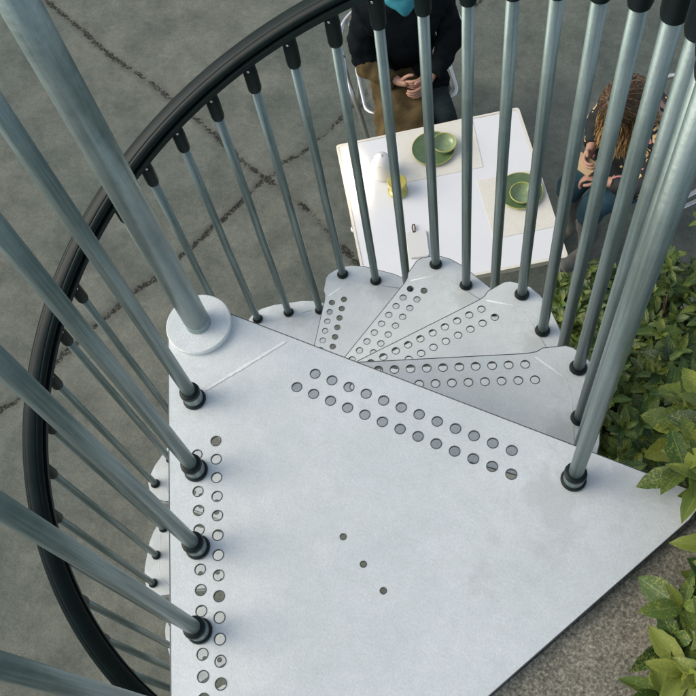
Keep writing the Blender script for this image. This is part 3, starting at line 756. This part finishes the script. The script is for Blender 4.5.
def hand_chains(w, dirv, side, up, curl=0.5, scale=1.0):
    """fingers as separate chains rooted in the palm. w wrist, dirv fingers' direction, side towards the thumb, up = back of hand"""
    w = Vector(w); d_ = Vector(dirv).normalized(); s_ = Vector(side); s_ = (s_-d_*s_.dot(d_)).normalized(); u__ = Vector(up); u__ = (u__-d_*u__.dot(d_)-s_*u__.dot(s_)).normalized()
    S_ = scale; out = []
    for off_, ln in ((0.027,0.072),(0.009,0.080),(-0.009,0.075),(-0.026,0.060)):
        root = w + d_*0.045*S_ + s_*off_*0.7*S_; k1 = w + d_*0.085*S_ + s_*off_*S_
        a = curl; p = k1; ch = [(tuple(root), 0.0095*S_), (tuple(k1), 0.0092*S_)]
        for seg, rr in ((0.45,0.0085),(0.32,0.0078),(0.23,0.0066)):
            p = p + (d_*math.cos(a) - u__*math.sin(a))*ln*seg*S_; ch.append((tuple(p), rr*S_)); a += curl
        out.append(ch)
    r = w + d_*0.02*S_ + s_*0.012*S_; a1 = w + d_*0.045*S_ + s_*0.042*S_ - u__*0.006*S_; a2 = a1 + (d_*0.75+s_*0.45-u__*0.3).normalized()*0.030*S_; a3 = a2 + (d_*0.95-s_*0.05-u__*0.35).normalized()*0.026*S_
    out.append([(tuple(r), 0.012*S_),(tuple(a1), 0.0105*S_),(tuple(a2), 0.0095*S_),(tuple(a3), 0.0075*S_)])
    return out
def hair_mesh(strands, grad=0.0, n=5):
    V, F, T = [], [], []
    for pts, r, tone in strands:
        k = len(pts); v, f = tube_data(pts, [r*(0.7+0.3*math.sin(math.pi*min(1, (i+0.6)/k))) if i < k-1 else r*0.25 for i in range(k)], n, base=len(V)); V += v; F += f; T += [min(1, max(0, tone + grad*(i/(k-1)-0.55))) for i in range(k) for _ in range(n)]
    me = mesh('hair', V, F); at = me.attributes.new('tone', 'FLOAT', 'POINT'); at.data.foreach_set('value', T); return me
def build_person(label, loc, rz, pose, mats_, fn_extra):
    P_ = thing('person', label, 'person', (loc.x, loc.y, G), rz)
    J = pose
    lean = J['chest']
    torso = [(J['pelvis'], (0.150,0.115)), (J['waist'], (0.125,0.095)), (J['chest'], (0.155,0.110)), (J['collar'], (0.105,0.080)), (J['neck'], 0.052), (J['skull'], 0.055)]
    ch = [torso]
    for s in ('l', 'r'):
        sg = 1 if s == 'r' else -1
        ch.append([(J['collar'], (0.105,0.080)), (J['sh'+s], 0.056), (J['el'+s], 0.042), (J['wr'+s], 0.026), (J['pa'+s], (0.036,0.018))])
        ch.append([(J['pelvis'], (0.150,0.115)), (J['hip'+s], 0.082), (J['kn'+s], 0.050), (J['ca'+s], 0.045), (J['an'+s], 0.032), (J['to'+s], 0.024)])
    body = skin(ch)
    parts = [(body, 0, None)]
    for s in ('l', 'r'):
        d_ = Vector(J['pa'+s])-Vector(J['wr'+s])
        for c in hand_chains(J['wr'+s], d_, J['thumb'+s], J['back'+s], J.get('curl', 0.45)): parts.append((skin([c], 1), 0, None))
    hm = head_mesh(); X = Matrix.Translation(J['head']) @ Matrix.Rotation(J['hyaw'], 4, 'Z') @ Matrix.Rotation(-J['nod'], 4, 'X')
    parts.append((hm, 0, X))
    for sg in (-1, 1):
        parts.append((ball(0.0125, (sg*0.030, 0.074, 0.004)), 1, X)); parts.append((ball(0.0055, (sg*0.030, 0.0835, 0.004)), 2, X))
        parts.append((ball(0.030, (sg*0.076, -0.004, -0.006), (0.28,0.6,1.0)), 0, X))
    parts.append((ball(0.022, (0, 0.0865, -0.058), (1.0,0.35,0.28)), 3, X))
    bo = link('body', join_me('body', parts, [M['skin'], M['eye'], M['iris'], M['lip']]), None, P_)
    fn_extra(P_, J, X)
    return P_
def wrinkle(me, amp=0.010, sc=9, seed=0):
    for v in me.vertices:
        p = v.co*sc + Vector((seed, seed*0.7, 0)); v.co += v.normal*amp*(noise.noise(p) + 0.5*noise.noise(p*2.3))
def cloth(name, chains, m, parent, amp=0.008, sub=2, seed=0, sc=9):
    me = skin(chains, sub); wrinkle(me, amp, sc, seed); return link(name, me, m, parent, True)
# person in the black coat: sits square to the far side of the table, hands folded in the lap
J1 = dict(pelvis=(0,-0.02,0.545), waist=(0,-0.01,0.70), chest=(0,0.04,0.90), collar=(0,0.075,1.075), neck=(0,0.105,1.15), skull=(0,0.12,1.22), head=(0,0.145,1.285), hyaw=0.0, nod=0.25,
    shl=(-0.185,0.06,1.03), ell=(-0.240,0.09,0.78), wrl=(-0.085,0.265,0.685), pal=(-0.035,0.315,0.675), thumbl=(0.2,0.2,1), backl=(0,0.6,0.8),
    shr=(0.185,0.06,1.03), elr=(0.240,0.09,0.78), wrr=(0.075,0.235,0.685), par=(0.020,0.275,0.690), thumbr=(0,0.2,1), backr=(0,0.6,0.8), curl=0.55,
    hipl=(-0.10,0.05,0.545), knl=(-0.13,0.44,0.545), cal=(-0.13,0.46,0.36), anl=(-0.13,0.43,0.10), tol=(-0.14,0.58,0.045),
    hipr=(0.10,0.05,0.545), knr=(0.13,0.44,0.545), car=(0.13,0.46,0.36), anr=(0.13,0.43,0.10), tor=(0.14,0.58,0.045))
def dress1(P_, J, X):
    # coat body with both sleeves
    cloth('coat', [[(J['pelvis'],(0.185,0.150)),(J['waist'],(0.175,0.145)),(J['chest'],(0.190,0.150)),(J['collar'],(0.135,0.110)),((0,0.100,1.120),(0.092,0.088)),((0,0.112,1.150),(0.080,0.080))],
        [(J['collar'],(0.125,0.105)),(J['shl'],0.085),(J['ell'],0.076),((-0.125,0.235,0.695),0.054),((-0.105,0.250,0.690),0.050)],
        [(J['collar'],(0.125,0.105)),(J['shr'],0.085),(J['elr'],0.076),((0.115,0.208,0.695),0.054),((0.098,0.220,0.690),0.050)]], M['coat'], P_, 0.020, seed=3, sub=3, sc=13)
    cloth('coat_flap', [[((-0.08,0.02,0.59),(0.11,0.10)),((-0.11,0.18,0.585),(0.105,0.085)),((-0.13,0.27,0.58),(0.085,0.07))]], M['coat'], P_, 0.022, seed=9, sc=14, sub=3)
    # olive brown skirt of the coat over the thighs
    cloth('coat_skirt', [[((0.02,0.02,0.545),(0.20,0.11)),((0.045,0.16,0.555),(0.185,0.10)),((0.07,0.30,0.565),(0.165,0.095)),((0.085,0.42,0.56),(0.165,0.105)),((0.085,0.55,0.52),(0.16,0.085))],
        [((0.085,0.55,0.52),(0.16,0.085)),((0.085,0.60,0.36),(0.15,0.05))]], M['brown'], P_, 0.030, seed=5, sc=12, sub=3)
    # brown cloth over the forearm on the lap
    cloth('brown_sleeve', [[((0.258,0.115,0.775),0.071),((0.19,0.16,0.725),0.068),((0.115,0.212,0.692),0.058),((0.085,0.232,0.688),0.050)]], M['brown'], P_, 0.016, seed=2, sc=18, sub=3)
    for s, sg in (('l',-1),('r',1)):
        cloth('trouser_leg', [[(J['hip'+s],0.10),((sg*0.12,0.25,0.54),0.082),(J['kn'+s],0.072),(J['ca'+s],0.064),((sg*0.13,0.435,0.14),0.058)]], M['darkcloth'], P_, 0.010)
        cloth('shoe', [[((sg*0.13,0.40,0.055),0.045),((sg*0.133,0.48,0.05),0.045),((sg*0.14,0.60,0.038),0.036)]], M['shoe'], P_, 0.0)
    # blue scarf hanging in a V from the neck
    cloth('scarf', [[((-0.065,0.075,1.130),0.032),((-0.070,0.140,1.135),0.030),((-0.030,0.175,1.125),0.024),((0.0,0.185,1.100),0.024),((0.004,0.200,1.068),0.017)],
        [((0.0,0.185,1.100),0.024),((0.030,0.175,1.125),0.024),((0.070,0.140,1.135),0.030),((0.065,0.075,1.130),0.032),((0,0.035,1.135),0.030),((-0.065,0.075,1.130),0.032)]], M['bluescarf'], P_, 0.006)
    st = []
    for i in range(260):
        a = random.uniform(0, 2*math.pi); el = random.uniform(0.05, 1.0)
        pts = []
        for k in range(7):
            t = k/6; ph = (math.pi/2)*(1-el) + t*1.3; 
            if math.sin(a) > 0.25 and ph > 1.15: ph = 1.15
            pts.append(X @ Vector((0.083*math.sin(ph)*math.cos(a), 0.103*math.sin(ph)*math.sin(a)-0.004, 0.121*math.cos(ph))))
        st.append((pts, 0.006, random.random()))
    link('hair', hair_mesh(st), M['hairdark'], P_, True)
build_person('seated person in a black coat, blue scarf and olive brown lap, hands folded', P1, P1a, J1, None, dress1)
# long-haired person: bends over the lap beside the hedge, holding something small
J2 = dict(pelvis=(0,-0.02,0.545), waist=(0,0.035,0.69), chest=(0,0.125,0.85), collar=(0,0.205,0.965), neck=(0,0.245,1.02), skull=(0,0.275,1.065), head=(0,0.31,1.105), hyaw=0.15, nod=0.85,
    shl=(-0.175,0.185,0.93), ell=(-0.215,0.265,0.71), wrl=(-0.08,0.385,0.675), pal=(-0.035,0.425,0.675), thumbl=(0.3,1,0.3), backl=(0,0.2,1),
    shr=(0.175,0.185,0.93), elr=(0.215,0.245,0.71), wrr=(0.105,0.355,0.690), par=(0.070,0.400,0.690), thumbr=(-0.3,0.6,0.6), backr=(0.3,0.3,0.9), curl=0.75,
    hipl=(-0.10,0.05,0.545), knl=(-0.09,0.43,0.545), cal=(-0.09,0.44,0.36), anl=(-0.09,0.41,0.10), tol=(-0.095,0.54,0.045),
    hipr=(0.10,0.05,0.545), knr=(0.085,0.43,0.545), car=(0.085,0.44,0.36), anr=(0.085,0.41,0.10), tor=(0.09,0.54,0.045))
def dress2(P_, J, X):
    cloth('floral_tunic', [[((0,-0.02,0.57),(0.185,0.135)),((0,0.03,0.69),(0.175,0.130)),((0,0.125,0.85),(0.180,0.130)),((0,0.205,0.955),(0.125,0.100)),((0,0.235,1.00),0.070)],
        [((0,0.205,0.955),(0.125,0.100)),(J['shl'],0.078),(J['ell'],0.070),((-0.115,0.355,0.685),0.050),((-0.095,0.372,0.680),0.044)],
        [((0,0.205,0.955),(0.125,0.100)),(J['shr'],0.078),(J['elr'],0.070),((0.135,0.325,0.695),0.050),((0.118,0.342,0.692),0.044)],
        [((0,-0.02,0.57),(0.185,0.135)),((0,0.14,0.575),(0.20,0.105)),((0,0.30,0.575),(0.185,0.095)),((0,0.345,0.57),(0.175,0.085))]], M['floral'], P_, 0.014, seed=8, sub=3)
    for s, sg in (('l',-1),('r',1)):
        x = J['kn'+s][0]
        cloth('trouser_leg', [[((sg*0.092,0.10,0.550),0.095),((x,0.28,0.550),0.088),((x,0.425,0.545),0.083),((x,0.452,0.46),0.074),((x,0.447,0.40),0.068)]], M['jeans'], P_, 0.012, seed=sg)
        cloth('boot', [[((x,0.447,0.425),0.070),((x,0.44,0.36),0.066),((x,0.415,0.20),0.054),((x,0.405,0.07),0.050)],[((x,0.405,0.07),0.050),((x,0.48,0.055),0.047),((x,0.57,0.04),0.036)]], M['greycloth'], P_, 0.010, seed=3+sg)
    st = []
    Rm = X.to_3x3(); c0 = Vector(J['head'])
    for i in range(4200):
        a = random.uniform(-math.pi, math.pi); el = random.random()**0.75
        pts = []
        # over the skull, parted in the middle, then falling by gravity
        n1 = 6
        ph_end = 1.42 + 0.25*random.random()
        for k in range(n1):
            ph = (0.02 + 0.9*(1-el)**1.6)*(1-k/(n1-1)) + ph_end*(k/(n1-1))
            rr = 1.03+0.16*random.random()*(k/n1)
            pts.append(c0 + Rm @ Vector((0.084*rr*math.sin(ph)*math.cos(a), 0.104*rr*math.sin(ph)*math.sin(a)-0.004, 0.122*rr*math.cos(ph))))
        L = random.uniform(0.10, 0.24)
        p = pts[-1].copy(); dv_ = (pts[-1]-pts[-2]).normalized(); ou = Vector((p.x-c0.x, p.y-c0.y, 0))
        if ou.length > 1e-4: ou.normalize()
        wav = random.uniform(0, 6.28)
        for k in range(9):
            dv_ = (dv_*0.62 + Vector((0,0,-1))*0.40 + ou*0.05*random.uniform(-0.3,1)).normalized()
            p = p + dv_*L/9 + Vector((math.sin(wav+k*0.9), math.cos(wav+k*0.8), 0))*0.0030
            # keep outside the shoulders
            if p.z < 1.02 and abs(p.x) < 0.27 and p.y < 0.27:
                lift = 1.045 - 0.45*max(0, abs(p.x)-0.07) - 0.55*max(0, 0.22-p.y)
                if p.z < lift-0.0 and p.y > 0.06: p.z = lift + random.uniform(-0.01,0.012); p.y -= 0.012
            pts.append(p.copy())
        tone = min(1, max(0, random.gauss(0.52 + 0.45*noise.noise(Vector((a*1.6, el*3, 1.0))) , 0.24)))
        if random.random() < 0.25: tone = min(1, tone+0.25)
        st.append((pts, random.uniform(0.0009,0.0019), tone))
    link('hair', hair_mesh(st, 0.8, 4), M['hair'], P_, True)
PP = build_person('seated person with long golden brown hair in a black floral wrap', P2, P2a, J2, None, dress2)
# small tan wallet held by the long-haired person
wl = Matrix.Rotation(P2a, 4, 'Z') @ Vector((0.045,0.425,0.745))
WL = thing('wallet', 'small tan wallet held in the hands of the long-haired person', 'wallet', (P2.x+wl.x, P2.y+wl.y, G+0.690), P2a+0.3)
prism('cover', rrect(0.060,0.042,0.006), -0.006, 0.0005, M['wood'], WL, 0.001)
prism('cover', rrect(0.060,0.042,0.006), 0.0012, 0.0075, M['wood'], WL, 0.001)
# ------------------------------------------------------------------ shrubs
def leaf_template(nL=9):
    pts, F, uv = [], [], []
    for i in range(nL+1):
        t = i/nL
        w = math.sin(math.pi*min(1, t**0.85))**0.8*0.5 if 0 < t < 1 else 0.0
        w *= 1 + (0.10 if i % 2 and t > 0.4 else 0)       # a few coarse teeth
        for sx, u in ((-1,0.0),(-0.5,0.25),(0,0.5),(0.5,0.75),(1,1.0)):
            pts.append((sx*w*0.46, t, abs(sx)*w*0.16 - 0.22*t*t + (0.012 if abs(sx) == 0.5 else 0))); uv.append((u, t))
    for i in range(nL):
        for a in range(4):
            b = i*5+a; F.append((b, b+1, b+6, b+5))
    return np.array(pts), F, uv
LT, LF, LUV = leaf_template()
def foliage(name, whorls, parent, size=(0.085,0.13), tone=(0.05,0.5)):
    Vs, Fs, UV, T = [], [], [], []; base = 0
    for (p, axis_, n) in whorls:
        ax = Vector(axis_).normalized(); q = ax.to_track_quat('Z', 'Y').to_matrix(); st = random.uniform(0, 6.28)
        wt = random.gauss(0, 0.12)
        for i in range(n):
            yaw = st + i*2.4 + random.uniform(-0.25,0.25)
            pitch = math.radians(random.uniform(5, 30) + (i/n)*42 - 8)     # inner leaves stand up, outer ones lie flat
            pitch = math.radians(62 - 60*(1-i/n) + random.uniform(-10,10))
            L = random.uniform(*size)*(0.62+0.45*(1-i/n))*random.uniform(0.8,1.12); wd = random.uniform(0.72,1.2)
            m3 = q @ Matrix.Rotation(yaw, 3, 'Z') @ Matrix.Rotation(pitch, 3, 'X') @ Matrix.Rotation(random.uniform(-0.35,0.35), 3, 'Y')
            A = np.array(m3); v = (LT*np.array([wd,1,random.uniform(0.5,1.5)])*L) @ A.T + np.array(p) + np.array(ax)*(0.012*i/n)
            Vs.append(v); Fs += [tuple(base+x for x in f) for f in LF]; base += len(v)
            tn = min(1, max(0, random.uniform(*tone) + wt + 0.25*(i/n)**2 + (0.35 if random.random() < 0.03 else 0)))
            T += [tn]*len(v); UV += LUV
    V = np.concatenate(Vs); me = bpy.data.meshes.new(name); me.from_pydata(V.tolist(), [], Fs)
    at = me.attributes.new('tone', 'FLOAT', 'POINT'); at.data.foreach_set('value', T)
    ul = me.uv_layers.new(name='UVMap'); li = np.zeros(len(me.loops), dtype=np.int32); me.loops.foreach_get('vertex_index', li)
    ul.data.foreach_set('uv', np.array(UV)[li].ravel())
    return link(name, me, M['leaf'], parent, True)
def shrub(x, y, top, rx, ry, label, nW=120, size=(0.085,0.13), lean=(0,0), zb=0.25, group='spotted laurels beside the stair'):
    S_ = thing('laurel_shrub', label, 'shrub', (x, y, G), 0, group)
    H = top - G; wh = []; stems = []
    for i in range(nW):
        a = random.uniform(0, 2*math.pi); u = random.random()
        ph = math.acos(1 - u*1.15) if u < 0.87 else math.acos(max(-1, 1-u*1.15))
        rr = random.uniform(0.80, 1.06) if random.random() < 0.75 else random.uniform(0.4, 0.8)
        hz = H*(1-zb)
        px = math.sin(ph)*math.cos(a)*rx*rr; py = math.sin(ph)*math.sin(a)*ry*rr; pz = H*zb + math.cos(ph)*hz*rr if math.cos(ph) > 0 else H*zb + math.cos(ph)*H*0.2
        t = max(0, pz/H); px += lean[0]*t*t; py += lean[1]*t*t
        ax = (px*0.9/rx*0.5+random.gauss(0,0.15), py*0.9/ry*0.5+random.gauss(0,0.15), 0.75+0.4*math.cos(ph))
        wh.append(((px, py, pz), ax, random.choice((6,7,8,9))))
        if i % 4 == 0:
            stems.append(([Vector((random.gauss(0,0.03), random.gauss(0,0.03), 0)), Vector((px*0.3, py*0.3, pz*0.5)), Vector((px, py, pz))], [0.010,0.007,0.003]))
    foliage('foliage', wh, S_, size)
    tubes('stem', stems, M['bark'], S_, 6)
    return S_
shrub(0.73,1.40,-1.80,0.22,0.24,'small spotted laurel bush just behind the low bush at the table corner', 200, (0.050,0.080))
shrub(0.98,1.32,-1.62,0.30,0.34,'bright spotted laurel bush growing between the table corner and the right frame edge', 290, (0.055,0.09))
shrub(0.90,0.82,-1.40,0.36,0.36,'dark spotted laurel bush growing right of the upper treads', 290, (0.06,0.105))
shrub(0.86,0.28,-1.25,0.28,0.32,'dark laurel bush growing beneath the right edge of the landing', 200, (0.065,0.11))
shrub(1.42,1.12,-1.45,0.32,0.40,'spotted laurel bush growing furthest from the staircase', 190, (0.06,0.10))
shrub(0.60,1.44,-1.93,0.17,0.17,'low laurel bush closest to the table corner, at the left end of the hedge', 110, (0.05,0.08))
shrub(0.66,1.08,-1.88,0.20,0.22,'low dense laurel bush seen through the balusters right of the second tread', 150, (0.055,0.085))
# tall laurel that reaches over the landing tip: a few long leafy branches
S_ = thing('laurel_shrub', 'tall pale green laurel bush whose upper leaves overhang the landing tip', 'shrub', (1.12,0.02,G), 0, 'spotted laurels beside the stair')
wh, stems = [], []
tips = [(0.776,0.056,0.0),(0.791,-0.036,0.06),(0.772,-0.06,0.055),(0.775,0.10,-0.08),(0.80,0.01,0.06),(0.795,0.05,0.04),(0.80,-0.075,0.07),(0.785,-0.005,0.03),(0.79,0.03,0.0),(0.80,-0.04,0.05),(0.775,0.08,-0.10),(0.82,0.05,0.05),(0.83,-0.20,0.04),(0.80,-0.29,0.03),(0.80,-0.36,0.02),(0.85,-0.25,0.07),(0.84,-0.33,0.07),(0.80,0.06,-0.06),(0.845,0.0,0.10),(0.86,0.10,0.02),(0.835,-0.155,0.06),(0.80,-0.245,0.05),(0.815,-0.325,0.05),(0.84,-0.20,0.10),(0.86,-0.29,0.10),(0.87,-0.13,0.12),(0.86,-0.38,0.03),(0.90,-0.36,0.09),(0.92,-0.22,0.10),(0.93,0.0,0.08),(0.83,0.17,-0.12),(0.88,0.22,-0.10),(0.80,0.62,-0.30),(0.95,0.30,-0.12),(0.95,0.15,0.0),(0.98,-0.05,-0.05),(1.0,-0.2,0.0),(0.83,-0.42,0.0)]
for tx, ty, tz in tips:
    p = Vector((tx+0.018-1.12, ty-0.02, tz-G)); m_ = Vector((p.x*0.35, p.y*0.4, p.z*0.62))
    stems.append((cr_interp([Vector((random.gauss(0,0.04),random.gauss(0,0.04),0)), m_, p], 5), 0.0045))
    wh.append((tuple(p), (-0.25+random.gauss(0,0.15), random.gauss(0,0.15), 0.9), random.choice((5,6,7))))
    wh.append((tuple(p + Vector((0.03,0.0,-0.06))), (-0.35, random.gauss(0,0.2), 0.7), 6))
    wh.append((tuple(p + Vector((0.045,random.uniform(-0.04,0.04),-0.02))), (-0.1, random.gauss(0,0.2), 0.9), 6))
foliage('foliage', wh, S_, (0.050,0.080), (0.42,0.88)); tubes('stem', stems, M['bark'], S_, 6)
